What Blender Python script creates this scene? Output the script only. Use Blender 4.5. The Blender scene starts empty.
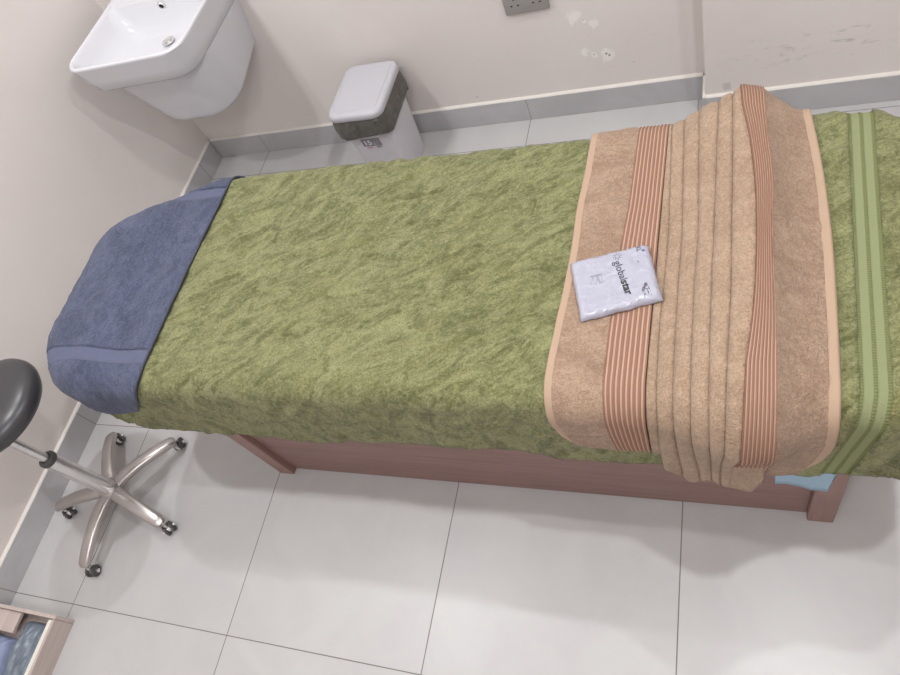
import bpy, bmesh, math, random
from mathutils import Vector, Euler, noise, Matrix
random.seed(4)
SC = bpy.context.scene
COL = SC.collection
PI = math.pi

# ------------------------------------------------------------------ helpers
def lin(c):
    return tuple(((x/255)/12.92 if x/255 <= .04045 else ((x/255+.055)/1.055)**2.4) for x in c) + (1.0,)

def link(ob, parent=None):
    COL.objects.link(ob)
    if parent is not None:
        ob.parent = parent
    return ob

def mesh_obj(name, verts, faces, mat, parent=None, uvs=None, smooth=True, angle=None):
    me = bpy.data.meshes.new(name)
    me.from_pydata([tuple(v) for v in verts], [], faces)
    if uvs is not None:
        lay = me.uv_layers.new(name='UVMap')
        for l in me.loops:
            lay.data[l.index].uv = uvs[l.vertex_index]
    if mat is not None:
        me.materials.append(mat)
    bm = bmesh.new(); bm.from_mesh(me)
    bmesh.ops.recalc_face_normals(bm, faces=bm.faces)
    for f in bm.faces: f.smooth = smooth
    if angle is not None:
        for e in bm.edges:
            if len(e.link_faces) == 2 and e.calc_face_angle(0) > math.radians(angle):
                e.smooth = False
    bm.to_mesh(me); bm.free()
    return link(bpy.data.objects.new(name, me), parent)

def bm_obj(name, bm, mat, parent=None, smooth=True, angle=35):
    me = bpy.data.meshes.new(name)
    bmesh.ops.recalc_face_normals(bm, faces=bm.faces)
    for f in bm.faces: f.smooth = smooth
    if angle is not None:
        for e in bm.edges:
            if len(e.link_faces) == 2 and e.calc_face_angle(0) > math.radians(angle):
                e.smooth = False
    bm.to_mesh(me); bm.free()
    for m in (mat if isinstance(mat, (list, tuple)) else [mat]):
        me.materials.append(m)
    return link(bpy.data.objects.new(name, me), parent)

def add_box(bm, lo, hi, bevel=0.0, seg=2, M=None):
    r = bmesh.ops.create_cube(bm, size=1)
    vs = r['verts']
    lo = Vector(lo); hi = Vector(hi)
    for v in vs:
        v.co = Vector(((v.co.x+.5)*(hi.x-lo.x)+lo.x, (v.co.y+.5)*(hi.y-lo.y)+lo.y, (v.co.z+.5)*(hi.z-lo.z)+lo.z))
    if bevel > 0:
        es = list({e for v in vs for e in v.link_edges})
        rb = bmesh.ops.bevel(bm, geom=es, offset=bevel, segments=seg, affect='EDGES', profile=.5)
        vs = list({v for f in rb['faces'] for v in f.verts} | {v for v in vs if v.is_valid})
    if M is not None:
        for v in vs: v.co = M @ v.co
    return vs

def add_lathe(bm, prof, n=48, M=None, closed=False):
    rings = []
    for r, z in prof:
        if r < 1e-6:
            v = bm.verts.new((0, 0, z)); rings.append([v])
        else:
            rings.append([bm.verts.new((r*math.cos(2*PI*i/n), r*math.sin(2*PI*i/n), z)) for i in range(n)])
    allv = [v for r in rings for v in r]
    pairs = list(zip(rings, rings[1:]))
    if closed: pairs.append((rings[-1], rings[0]))
    for a, b in pairs:
        for i in range(n):
            j = (i+1) % n
            if len(a) == 1 and len(b) == 1: continue
            if len(a) == 1: bm.faces.new((a[0], b[i], b[j]))
            elif len(b) == 1: bm.faces.new((a[i], a[j], b[0]))
            else: bm.faces.new((a[i], a[j], b[j], b[i]))
    if not closed:
        for r in (rings[0], rings[-1]):
            if len(r) > 1: bm.faces.new(r)
    if M is not None:
        for v in allv: v.co = M @ v.co
    return allv

def sweep(bm, pts, sect, ups=None, cap=True):
    """sect(i,t) -> list of (a,b) offsets along side / up"""
    n = len(pts); rings = []
    for i, p in enumerate(pts):
        a = pts[max(i-1, 0)]; b = pts[min(i+1, n-1)]
        T = (b-a).normalized()
        up = Vector((0, 0, 1)) if ups is None else ups[i]
        S = T.cross(up)
        if S.length < 1e-5: S = Vector((1, 0, 0))
        S.normalize(); U = S.cross(T).normalized()
        rings.append([bm.verts.new(p + S*x + U*y) for x, y in sect(i, i/(n-1))])
    m = len(rings[0])
    for a, b in zip(rings, rings[1:]):
        for i in range(m):
            j = (i+1) % m
            bm.faces.new((a[i], a[j], b[j], b[i]))
    if cap:
        bm.faces.new(rings[0]); bm.faces.new(rings[-1])

def circ(r, n=16, ry=None):
    ry = r if ry is None else ry
    return [(r*math.cos(2*PI*k/n), ry*math.sin(2*PI*k/n)) for k in range(n)]

def tag(o, label, cat, group=None):
    o['label'] = label; o['category'] = cat
    if group: o['group'] = group
    return o

def struct(o, label=None, cat=None):
    o['kind'] = 'structure'
    if label: o['label'] = label
    if cat: o['category'] = cat
    return o

def empty(name, loc, rz=0, label=None, cat=None, group=None):
    o = bpy.data.objects.new(name, None)
    o.location = loc; o.rotation_euler = (0, 0, rz); o.empty_display_size = .1
    COL.objects.link(o)
    if label: tag(o, label, cat, group)
    return o

# ------------------------------------------------------------------ materials
class NT:
    def __init__(s, name, rough=.6, metal=0.0, spec=.5):
        s.m = bpy.data.materials.new(name); s.m.use_nodes = True
        s.t = s.m.node_tree; s.n = s.t.nodes; s.l = s.t.links
        s.b = s.n['Principled BSDF']
        s.b.inputs['Roughness'].default_value = rough
        s.b.inputs['Metallic'].default_value = metal
        s.b.inputs['Specular IOR Level'].default_value = spec
    def node(s, typ, **kw):
        nd = s.n.new(typ)
        for k, v in kw.items():
            if k in nd.inputs.keys(): s.put(nd.inputs[k], v)
            else: setattr(nd, k, v)
        return nd
    def put(s, inp, v):
        if isinstance(v, bpy.types.NodeSocket): s.l.new(v, inp)
        elif v is not None: inp.default_value = v
    def math(s, op, a, b=None, c=None, clamp=False):
        nd = s.n.new('ShaderNodeMath'); nd.operation = op; nd.use_clamp = clamp
        s.put(nd.inputs[0], a)
        if b is not None: s.put(nd.inputs[1], b)
        if c is not None: s.put(nd.inputs[2], c)
        return nd.outputs[0]
    def mix(s, f, a, b, bt='MIX'):
        nd = s.n.new('ShaderNodeMix'); nd.data_type = 'RGBA'; nd.blend_type = bt
        s.put(nd.inputs[0], f); s.put(nd.inputs[6], a); s.put(nd.inputs[7], b)
        return nd.outputs[2]
    def coord(s, which='Object'):
        return s.n.new('ShaderNodeTexCoord').outputs[which]
    def mapping(s, vec, scale=(1, 1, 1), rot=(0, 0, 0), loc=(0, 0, 0)):
        nd = s.n.new('ShaderNodeMapping'); s.l.new(vec, nd.inputs[0])
        nd.inputs['Scale'].default_value = scale; nd.inputs['Rotation'].default_value = rot; nd.inputs['Location'].default_value = loc
        return nd.outputs[0]
    def noise(s, vec, scale, detail=4, rough=.5, dist=0.0):
        nd = s.n.new('ShaderNodeTexNoise'); s.l.new(vec, nd.inputs['Vector'])
        nd.inputs['Scale'].default_value = scale; nd.inputs['Detail'].default_value = detail
        nd.inputs['Roughness'].default_value = rough; nd.inputs['Distortion'].default_value = dist
        return nd.outputs['Fac']
    def ramp(s, f, stops):
        nd = s.n.new('ShaderNodeValToRGB'); s.l.new(f, nd.inputs[0])
        el = nd.color_ramp.elements
        while len(el) < len(stops): el.new(.5)
        for e, (p, c) in zip(el, stops):
            e.position = p; e.color = c if len(c) == 4 else (*c, 1)
        return nd.outputs[0]
    def sstep(s, x, a, b):
        nd = s.n.new('ShaderNodeMapRange'); nd.interpolation_type = 'SMOOTHSTEP'
        s.put(nd.inputs[0], x); nd.inputs[1].default_value = a; nd.inputs[2].default_value = b
        return nd.outputs[0]
    def color(s, c): s.put(s.b.inputs['Base Color'], c)
    def bump(s, h, strength=.3, dist=.002, prev=None):
        nd = s.n.new('ShaderNodeBump'); nd.inputs['Strength'].default_value = strength
        nd.inputs['Distance'].default_value = dist; s.l.new(h, nd.inputs['Height'])
        if prev is not None: s.l.new(prev, nd.inputs['Normal'])
        s.l.new(nd.outputs[0], s.b.inputs['Normal'])
        return nd.outputs[0]
    def sep(s, vec):
        nd = s.n.new('ShaderNodeSeparateXYZ'); s.l.new(vec, nd.inputs[0]); return nd.outputs

def plain(name, c, rough=.5, metal=0.0, spec=.5, var=.03, scale=30, bump=0.0, dist=.001):
    k = NT(name, rough, metal, spec)
    f = k.noise(k.coord(), scale, 4)
    a = lin(tuple(max(0, x*(1-var)) for x in c)); b = lin(tuple(min(255, x*(1+var)) for x in c))
    k.color(k.mix(f, a, b))
    if bump: k.bump(f, bump, dist)
    return k.m

GX, GY, TS = .258, -.135, .6
def floor_mat():
    k = NT('porcelain_tile', .33, 0, .45)
    co = k.coord(); x, y, z = k.sep(co)
    def line(a, off):
        t = k.math('DIVIDE', k.math('SUBTRACT', a, off), TS)
        fr = k.math('FRACT', t)
        d = k.math('MINIMUM', fr, k.math('SUBTRACT', 1.0, fr))
        return k.math('MULTIPLY', d, TS), k.math('FLOOR', t)
    dx, ix = line(x, GX); dy, iy = line(y, GY)
    d = k.math('MINIMUM', dx, dy)
    g = k.math('LESS_THAN', d, .0014)
    # each tile gets its own clouding
    cid = k.node('ShaderNodeCombineXYZ'); k.put(cid.inputs[0], k.math('MULTIPLY', ix, 3.7)); k.put(cid.inputs[1], k.math('MULTIPLY', iy, 5.3))
    add = k.node('ShaderNodeVectorMath', operation='ADD'); k.l.new(co, add.inputs[0]); k.l.new(cid.outputs[0], add.inputs[1])
    n1 = k.noise(add.outputs[0], 3.2, 6, .6, 1.2)
    n2 = k.noise(add.outputs[0], 14, 5, .6, .4)
    c = k.mix(k.sstep(n1, .3, .7), lin((186, 185, 184)), lin((180, 178, 178)))
    c = k.mix(k.math('MULTIPLY', k.sstep(n2, .45, .75), .2), c, lin((189, 188, 186)))
    k.color(k.mix(g, c, lin((120, 114, 112))))
    k.put(k.b.inputs['Roughness'], k.mix(g, (.36, .36, .36, 1), (.8, .8, .8, 1)))
    n3 = k.noise(co, 260, 2, .5)
    h = k.math('ADD', k.math('MULTIPLY', g, -1.0), k.math('MULTIPLY', n3, .12))
    k.bump(h, .25, .001)
    return k.m

def skirt_mat():
    k = NT('skirting_tile', .4, 0, .4)
    co = k.coord(); x, y, z = k.sep(co)
    n1 = k.noise(co, 5, 5, .6, 1.0)
    c = k.mix(k.sstep(n1, .3, .7), lin((186, 184, 186)), lin((175, 174, 176)))
    t = k.math('DIVIDE', k.math('SUBTRACT', x, GX+.004), TS*2)
    fr = k.math('FRACT', t); d = k.math('MULTIPLY', k.math('MINIMUM', fr, k.math('SUBTRACT', 1.0, fr)), TS*2)
    t2 = k.math('DIVIDE', k.math('SUBTRACT', y, GY), TS)
    fr2 = k.math('FRACT', t2); d2 = k.math('MULTIPLY', k.math('MINIMUM', fr2, k.math('SUBTRACT', 1.0, fr2)), TS)
    g = k.math('LESS_THAN', k.math('MINIMUM', d, d2), .0012)
    k.color(k.mix(g, c, lin((120, 114, 112))))
    return k.m

def wall_mat(name, marks, c0=(223, 216, 212), c1=(218, 210, 206), scuff=None):
    """painted plaster; marks = (x,z,r,kind) of filler patches / little holes on a wall facing -y"""
    k = NT(name, .62, 0, .3)
    co = k.coord(); x, y, z = k.sep(co)
    n = k.noise(co, 1.6, 5, .6, .5)
    c = k.mix(k.sstep(n, .3, .7), lin(c0), lin(c1))
    nf = k.noise(co, 130, 3, .6)
    h = k.math('MULTIPLY', nf, .25)
    wob = k.noise(co, 45, 4, .65)
    for (mx, mz, r, kind) in marks:
        dx = k.math('SUBTRACT', x, mx); dz = k.math('SUBTRACT', z, mz)
        d = k.math('SQRT', k.math('ADD', k.math('MULTIPLY', dx, dx), k.math('MULTIPLY', dz, dz)))
        d = k.math('ADD', d, k.math('MULTIPLY', k.math('SUBTRACT', wob, .5), r*2.4))
        m = k.math('SUBTRACT', 1.0, k.sstep(d, r*.55, r))
        if kind == 'patch':
            c = k.mix(k.math('MULTIPLY', m, .55), c, lin((243, 240, 236)))
            h = k.math('ADD', h, k.math('MULTIPLY', m, 1.2))
        elif kind == 'hole':
            c = k.mix(k.math('MULTIPLY', m, .75), c, lin((120, 108, 100)))
            h = k.math('SUBTRACT', h, k.math('MULTIPLY', m, 2.5))
        else:
            c = k.mix(k.math('MULTIPLY', m, .35), c, lin((150, 140, 138)))
    if scuff:
        sx, sz, wx, wz = scuff
        v = k.mapping(co, (9, 9, 26), (0, .12, 0))
        s1 = k.noise(v, 1.6, 8, .78, .6)
        ex = k.math('DIVIDE', k.math('SUBTRACT', x, sx), wx); ez = k.math('DIVIDE', k.math('SUBTRACT', z, sz), wz)
        e = k.math('ADD', k.math('MULTIPLY', ex, ex), k.math('MULTIPLY', ez, ez))
        m = k.math('MULTIPLY', k.sstep(s1, .53, .68), k.math('SUBTRACT', 1.0, k.sstep(e, .1, 1.0)))
        c = k.mix(k.math('MULTIPLY', m, .5), c, lin((140, 130, 128)))
    k.color(c)
    k.bump(h, .25, .0015)
    return k.m

def wood_mat(name, a, b, scale=1.0, axis=0, rough=.45):
    k = NT(name, rough, 0, .4)
    sc = [22, 22, 22]; sc[axis] = 1.3
    v = k.mapping(k.coord(), tuple(s*scale for s in sc))
    n = k.noise(v, 2.2, 7, .62, 1.3)
    n2 = k.noise(v, 9, 4, .6, .2)
    c = k.mix(k.sstep(n, .3, .72), lin(a), lin(b))
    c = k.mix(k.math('MULTIPLY', n2, .22), c, lin(tuple(x*.8 for x in a)))
    k.color(c); k.bump(n2, .08, .0008)
    return k.m

def terry_mat(name, dark, light, mott=9.0, stretch=(1, 1, 1), rot=0.0, contrast=(.36, .66), pile=300, bump=1.0, third=None, small=120):
    """looped pile fabric; the nap lies two ways so it reads in two tones"""
    k = NT(name, .95, 0, .1)
    co = k.coord()
    v = k.mapping(k.mapping(co, (1, 1, 1), (0, 0, rot)), stretch)
    n1 = k.noise(v, mott, 6, .62, 1.6)
    n2 = k.noise(v, mott*3.6, 5, .6, 2.0)
    f = k.math('ADD', k.math('MULTIPLY', n1, .6), k.math('MULTIPLY', n2, .4))
    f = k.sstep(f, *contrast)
    c = k.mix(f, lin(dark), lin(light))
    if third:
        n3 = k.noise(v, mott*.35, 6, .7, 1.5)
        c = k.mix(k.math('MULTIPLY', k.sstep(n3, .5, .72), .5), c, lin(third))
    p = k.noise(co, pile, 2, .6)
    p2 = k.noise(co, small, 3, .6)
    c = k.mix(k.math('MULTIPLY', k.sstep(p, .42, .62), .40), c, lin(tuple(x*.76 for x in dark)))
    c = k.mix(k.math('MULTIPLY', k.sstep(p2, .5, .66), .22), c, lin(tuple(min(255, x*1.16) for x in light)))
    k.color(c)
    k.b.inputs['Sheen Weight'].default_value = .12
    k.b.inputs['Sheen Roughness'].default_value = .6
    h = k.math('ADD', k.math('MULTIPLY', p, .55), k.math('ADD', k.math('MULTIPLY', p2, .9), k.math('MULTIPLY', n2, .7)))
    k.bump(h, bump, .004)
    return k.m

def band_mat(name, base, line, stripes, duty, edge=None, rib=260):
    """flat woven border: UV.x runs 0..1 across the band"""
    k = NT(name, .85, 0, .15)
    uv = k.coord('UV'); u, v, w = k.sep(uv)
    fr = k.math('FRACT', k.math('MULTIPLY', u, float(stripes)))
    d = k.math('ABSOLUTE', k.math('SUBTRACT', fr, .5))
    m = k.math('SUBTRACT', 1.0, k.sstep(d, duty*.5-.06, duty*.5+.06))
    co = k.coord(); n = k.noise(co, rib, 2, .5)
    c = k.mix(m, lin(base), lin(line))
    if edge:
        ee = k.math('MINIMUM', u, k.math('SUBTRACT', 1.0, u))
    c = k.mix(k.math('MULTIPLY', n, .22), c, lin(tuple(x*.78 for x in base)))
    k.color(c)
    h = k.math('ADD', k.math('MULTIPLY', m, .5), k.math('MULTIPLY', n, .5))
    k.bump(h, .5, .0015)
    return k.m

M_floor = floor_mat(); M_skirt = skirt_mat()
M_wall_b = wall_mat('painted_plaster_back', [(1.693, .388, .03, 'patch'), (1.722, .366, .012, 'patch'), (1.752, .356, .02, 'patch'), (1.705, .255, .022, 'patch'),
                    (1.735, .232, .016, 'patch'), (1.781, .224, .03, 'patch'), (1.776, .232, .005, 'hole'), (1.784, .226, .006, 'hole'), (1.735, .236, .004, 'hole'),
                    (1.722, .372, .003, 'hole'), (1.86, .185, .005, 'smudge'), (1.28, .128, .006, 'smudge')])
M_wall_l = wall_mat('painted_plaster_left', [], (223, 216, 212), (217, 209, 205))
M_wall_s = wall_mat('painted_plaster_step', [(2.152, .125, .018, 'smudge')], scuff=(2.40, .235, .34, .075))
M_wall_o = wall_mat('painted_plaster_far', [])
M_ceil = plain('ceiling_white', (225, 224, 220), .7)
M_caulk = plain('white_grout_bead', (216, 210, 203), .6, var=.02)
M_frame = wood_mat('table_frame_laminate', (139, 108, 102), (124, 95, 89), 1.0, 0)
M_leg = wood_mat('table_leg_laminate', (146, 115, 107), (130, 101, 94), 1.0, 2)
M_vinyl = plain('cream_vinyl', (205, 198, 184), .5, bump=.1)
M_ceramic = plain('white_glazed_ceramic', (208, 208, 213), .12, var=.004, scale=4)
M_chrome = plain('brushed_chrome', (222, 221, 221), .26, metal=.85, var=.03, scale=60)
M_base = plain('polished_aluminium', (182, 176, 173), .32, metal=.75, var=.04, scale=20)
M_black = plain('black_plastic', (74, 72, 72), .5)
M_dark = plain('dark_cavity', (20, 19, 19), .8)
M_seat = plain('charcoal_vinyl', (58, 57, 60), .34, var=.05, scale=20, bump=.05)
M_lid = plain('lid_grey_white_plastic', (182, 181, 187), .42, var=.01, scale=10)
M_bag = plain('bin_liner_black', (80, 78, 72), .28, var=.3, scale=38, bump=1.0, dist=.012)
M_plate = plain('socket_grey_plastic', (150, 146, 143), .4, var=.02)
M_paper = plain('blue_nonwoven', (146, 172, 190), .85, var=.05, scale=220, bump=.3)
M_ink = plain('navy_ink', (40, 38, 62), .5)
M_dot = plain('blue_ink', (78, 80, 128), .5)
M_inkg = plain('grey_ink', (132, 134, 150), .5)
M_inkb = plain('black_ink', (40, 38, 42), .5)
M_white_card = plain('white_liner', (222, 219, 210), .6)
M_tray = wood_mat('tray_pale_laminate', (196, 182, 176), (182, 166, 160), 1.4, 1)
M_greyfab = plain('slate_plastic_bag', (112, 122, 134), .3, var=.18, scale=14, bump=.4)
M_bluefab = plain('blue_folded_cloth', (140, 150, 180), .8, var=.12, scale=30, bump=.3)
M_label = plain('grey_label', (126, 122, 130), .4, var=.02)
M_lwhite = plain('white_label_print', (232, 230, 232), .4, var=.01)
M_lred = plain('red_label_print', (190, 130, 132), .4, var=.01)

M_green = terry_mat('green_terry', (90, 92, 55), (140, 141, 100), 9.5, (1, 2.3, 1), -.55, (.36, .63), third=(130, 124, 80))
M_gband = band_mat('green_woven_band', (166, 176, 118), (122, 130, 78), 3, .0)
M_blue = terry_mat('slate_blue_terry', (60, 66, 88), (88, 94, 118), 6, (1.6, 1, 1), -.3, (.34, .68))
M_bband = plain('slate_blue_woven', (84, 88, 111), .9, var=.05, scale=160, bump=.3)
M_btrim = plain('blue_towel_hem_seam', (72, 76, 90), .9, var=.05, scale=300)
M_peach = terry_mat('peach_terry', (143, 117, 98), (168, 143, 122), 8, (1, 1.4, 1), .2, (.34, .68), pile=330)
M_pleat = terry_mat('peach_pleat_terry', (149, 125, 103), (173, 149, 127), 9, (1, 1, 1), .2, (.3, .7), pile=330)
M_pband = band_mat('peach_striped_band', (141, 107, 91), (182, 152, 132), 8, .32)
M_phem = plain('peach_woven_hem', (168, 143, 122), .9, var=.03, scale=300, bump=.25)

def pkg_mat():
    k = NT('white_polybag', .22, 0, .5)
    n = k.noise(k.coord(), 26, 5, .6, 1.5)
    k.color(k.mix(n, lin((155, 155, 170)), lin((170, 170, 183))))
    k.bump(n, .7, .006)
    k.b.inputs['Coat Weight'].default_value = .4
    return k.m
M_pkg = pkg_mat()
def binbody_mat():
    k = NT('bin_translucent_plastic', .35, 0, .4)
    k.color(lin((224, 221, 226)))
    k.b.inputs['Transmission Weight'].default_value = .25
    return k.m
M_bin = binbody_mat()
def green_band_mat():
    # two pale flat weave strips separated by three darker corded lines
    k = NT('green_flat_weave', .88, 0, .15)
    u, v, w = k.sep(k.coord('UV'))
    m = None
    for c0, hw in ((.07, .07), (.50, .065), (.93, .075)):
        d = k.math('ABSOLUTE', k.math('SUBTRACT', u, c0))
        a = k.math('SUBTRACT', 1.0, k.sstep(d, hw-.015, hw+.015))
        m = a if m is None else k.math('MAXIMUM', m, a)
    n = k.noise(k.coord(), 300, 2, .5)
    cord = k.math('MULTIPLY', k.math('ADD', k.math('SINE', k.math('MULTIPLY', v, 1300.0)), 1.0), .5)
    c = k.mix(m, lin((130, 135, 101)), k.mix(cord, lin((98, 102, 66)), lin((116, 121, 82))))
    c = k.mix(k.math('MULTIPLY', n, .2), c, lin((120, 126, 84)))
    k.color(c); k.bump(k.math('ADD', n, k.math('MULTIPLY', k.math('MULTIPLY', m, cord), 1.0)), .5, .0015)
    return k.m
M_gweave = green_band_mat()

# ------------------------------------------------------------------ the room
def box_obj(name, lo, hi, mat, parent=None, bevel=0.0):
    bm = bmesh.new(); add_box(bm, lo, hi, bevel)
    return bm_obj(name, bm, mat, parent, smooth=False, angle=None)

XR, YF, H = 4.3, -3.3, 2.7
STEPX, STEPY = 2.088, -.098
struct(box_obj('floor', (-.15, YF-.15, -.1), (XR+.15, .15, 0), M_floor))
struct(box_obj('ceiling', (-.15, YF-.15, H), (XR+.15, .15, H+.1), M_ceil))
struct(box_obj('wall_left', (-.15, YF-.15, 0), (0-.012, .15, H), M_wall_l))
struct(box_obj('wall_back', (-.012, .012, 0), (XR+.15, .15, H), M_wall_b))
struct(box_obj('wall_step', (STEPX, STEPY, 0), (XR, .012, H), M_wall_s))
struct(box_obj('wall_right', (XR, YF-.15, 0), (XR+.15, .012, H), M_wall_o))
struct(box_obj('wall_front', (-.012, YF-.15, 0), (XR, YF, H), M_wall_o))

def skirting(name, a, b, nrm):
    """tile skirting from a to b, face at the line, thickness away from nrm, with a pale grout bead on top"""
    a = Vector((*a, 0)); b = Vector((*b, 0)); n = Vector((*nrm, 0))
    bm = bmesh.new()
    lo = Vector((min(a.x, b.x), min(a.y, b.y), 0)); hi = Vector((max(a.x, b.x), max(a.y, b.y), .098))
    t = -n*.012
    lo2 = Vector((min(lo.x, lo.x+t.x), min(lo.y, lo.y+t.y), 0)); hi2 = Vector((max(hi.x, hi.x+t.x), max(hi.y, hi.y+t.y), .098))
    add_box(bm, lo2, hi2, .0012, 1)
    o = struct(bm_obj(name, bm, M_skirt, None, smooth=False, angle=None))
    bm = bmesh.new()
    # sloping bead
    d = (b-a).normalized(); L = (b-a).length
    wob = [0.0022*noise.noise(Vector((i*.13, a.x*3+a.y, 0))) for i in range(int(L/.03)+2)]
    rings = []
    nst = len(wob)
    for i in range(nst):
        p = a + d*(L*i/(nst-1)); w = wob[i]
        rings.append([bm.verts.new(p + Vector((0, 0, .0975)) - n*.0006), bm.verts.new(p + Vector((0, 0, .1008+w*.4)) - n*.003),
                      bm.verts.new(p + Vector((0, 0, .1035+w*.8)) - n*.0118), bm.verts.new(p + Vector((0, 0, .0975)) - n*.0118)])
    for r0, r1 in zip(rings, rings[1:]):
        for i in range(4): bm.faces.new((r0[i], r0[(i+1) % 4], r1[(i+1) % 4], r1[i]))
    bm.faces.new(rings[0]); bm.faces.new(rings[-1])
    bm_obj('grout_bead', bm, M_caulk, o)
    return o
skirting('baseboard_back', (0, 0), (STEPX-.012, 0), (0, -1))
skirting('baseboard_left', (0, YF+.012), (0, 0), (1, 0))
skirting('baseboard_return', (STEPX-.012, STEPY-.012), (STEPX-.012, 0), (-1, 0))
skirting('baseboard_step', (STEPX, STEPY-.012), (XR-.012, STEPY-.012), (0, -1))
skirting('baseboard_right', (XR-.012, YF+.012), (XR-.012, STEPY-.012), (-1, 0))
skirting('baseboard_front', (0, YF+.012), (XR-.012, YF+.012), (0, 1))

# ------------------------------------------------------------------ cloth draping over the table
BX0, BX1, BY0, BY1, TOPZ = .487, 2.50, -1.485, -.822, .655
RL, RR = .12, .09
def sdf0(u, v):
    """signed distance to the table outline (rounded at the head end) and outward normal"""
    cx, cy = (BX0+BX1)/2, (BY0+BY1)/2
    r = RL if u < cx else RR
    if u < cx and v < cy: r = .18
    hx, hy = (BX1-BX0)/2, (BY1-BY0)/2
    px, py = u-cx, v-cy
    sx, sy = (1 if px >= 0 else -1), (1 if py >= 0 else -1)
    qx, qy = abs(px)-hx+r, abs(py)-hy+r
    if qx > 0 and qy > 0:
        L = math.hypot(qx, qy); return L-r, Vector((sx*qx/L, sy*qy/L, 0))
    if qx > qy: return qx-r, Vector((sx, 0, 0))
    return qy-r, Vector((0, sy, 0))

RE = .042
def drape(u, v, h, top=TOPZ, flare=0.0):
    d, n = sdf(u, v)
    a = d + RE
    z0 = top
    if a <= 0:
        return Vector((u, v, z0+h))
    b = Vector((u, v, 0)) - n*a
    if a < RE*PI/2:
        th = a/RE
        nn = n*math.sin(th) + Vector((0, 0, math.cos(th)))
        return b + n*(RE*math.sin(th)) + Vector((0, 0, z0-RE+RE*math.cos(th))) + nn*h
    e = a - RE*PI/2
    return b + n*(RE + flare*e) + Vector((0, 0, z0-RE-e)) + n*h

def sdf(u, v):
    # the head end is cut off at a slant on the wall side
    d1, n1 = sdf0(u, v)
    if u > 1.1: return d1, n1
    n2 = Vector((-.4175, .9087, 0)); d2 = n2.x*(u-.84) + n2.y*(v+.830); k = .05
    h = max(0.0, min(1.0, .5+.5*(d1-d2)/k))
    if h >= 1: return d1, n1
    d = d2*(1-h)+d1*h + k*h*(1-h); n = (n2*(1-h)+n1*h).normalized()
    return d, n

def fbm(x, y, z=0, o=4):
    return noise.fractal(Vector((x, y, z)), 1.0, 2.0, o)

def cloth(name, xa, xb, va, vb, hf, nu, nv, mat, parent=None, hb=.001, flare=0.0, top=TOPZ, topf=None, extra=None):
    """closed cloth solid. xa(v), xb(v): side lines; va(s), vb(s): end lines; hf(s,w,u,v) top offset"""
    A = lambda f, t: f(t) if callable(f) else f
    verts = []; uvs = []; n = (nu+1)*(nv+1)
    P = []
    for i in range(nu+1):
        s = i/nu
        v0, v1 = A(va, s), A(vb, s)
        for j in range(nv+1):
            w = j/nv
            v = v0 + (v1-v0)*w
            u = A(xa, v)*(1-s) + A(xb, v)*s
            P.append((s, w, u, v))
    for (s, w, u, v) in P:
        q = drape(u, v, hf(s, w, u, v), top, flare)
        if extra: q = extra(q, s, w, u, v)
        verts.append(q); uvs.append((s, v))
    for (s, w, u, v) in P:
        b = hb(s, w, u, v) if callable(hb) else hb
        q = drape(u, v, b, top, flare)
        if extra: q = extra(q, s, w, u, v)
        verts.append(q); uvs.append((s, v))
    I = lambda i, j: i*(nv+1)+j
    F = []
    for i in range(nu):
        for j in range(nv):
            F.append((I(i, j), I(i+1, j), I(i+1, j+1), I(i, j+1)))
            F.append((n+I(i, j), n+I(i, j+1), n+I(i+1, j+1), n+I(i+1, j)))
    for j in range(nv):
        F.append((I(0, j), I(0, j+1), n+I(0, j+1), n+I(0, j)))
        F.append((I(nu, j), n+I(nu, j), n+I(nu, j+1), I(nu, j+1)))
    for i in range(nu):
        F.append((I(i, 0), n+I(i, 0), n+I(i+1, 0), I(i+1, 0)))
        F.append((I(i, nv), I(i+1, nv), n+I(i+1, nv), n+I(i, nv)))
    return mesh_obj(name, verts, F, mat, parent, uvs)

def edge_round(s, w, du=.08, dw=.04, k=1.0):
    a = min(1, min(s, 1-s)/du) if du > 0 else 1
    b = min(1, min(w, 1-w)/dw) if dw > 0 else 1
    f = lambda t: math.sqrt(max(0, 1-(1-t)**2))
    return f(a)*f(b)

# ------------------------------------------------------------------ massage table
table = empty('massage_table', (1.5, -1.17, 0), 0, 'long low wooden massage table with laminate side panels, covered by towels', 'massage table')
T0 = Vector((1.5, -1.17, 0))
def tpart(name, boxes, mat, bev=.003):
    bm = bmesh.new()
    for lo, hi in boxes: add_box(bm, Vector(lo)-T0, Vector(hi)-T0, bev)
    return bm_obj(name, bm, mat, table, smooth=False, angle=None)
LY0, LY1 = -1.456, -.892      # outer faces of legs
for (x0, x1) in ((.862, .914), (2.333, 2.388)):
    tpart('leg', [((x0, LY0, 0), (x1, LY0+.05, .545))], M_leg)
    tpart('leg', [((x0, LY1-.05, 0), (x1, LY1, .545))], M_leg)
tpart('side_panel', [((.914, LY0+.018, .006), (2.333, LY0+.036, .53))], M_frame, .0015)
tpart('side_panel', [((.914, LY1-.036, .006), (2.333, LY1-.018, .53))], M_frame, .0015)
tpart('end_panel', [((.872, LY0+.05, .1), (.89, LY1-.05, .53))], M_frame, .0015)
tpart('end_panel', [((2.36, LY0+.05, .1), (2.378, LY1-.05, .53))], M_frame, .0015)
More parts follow.
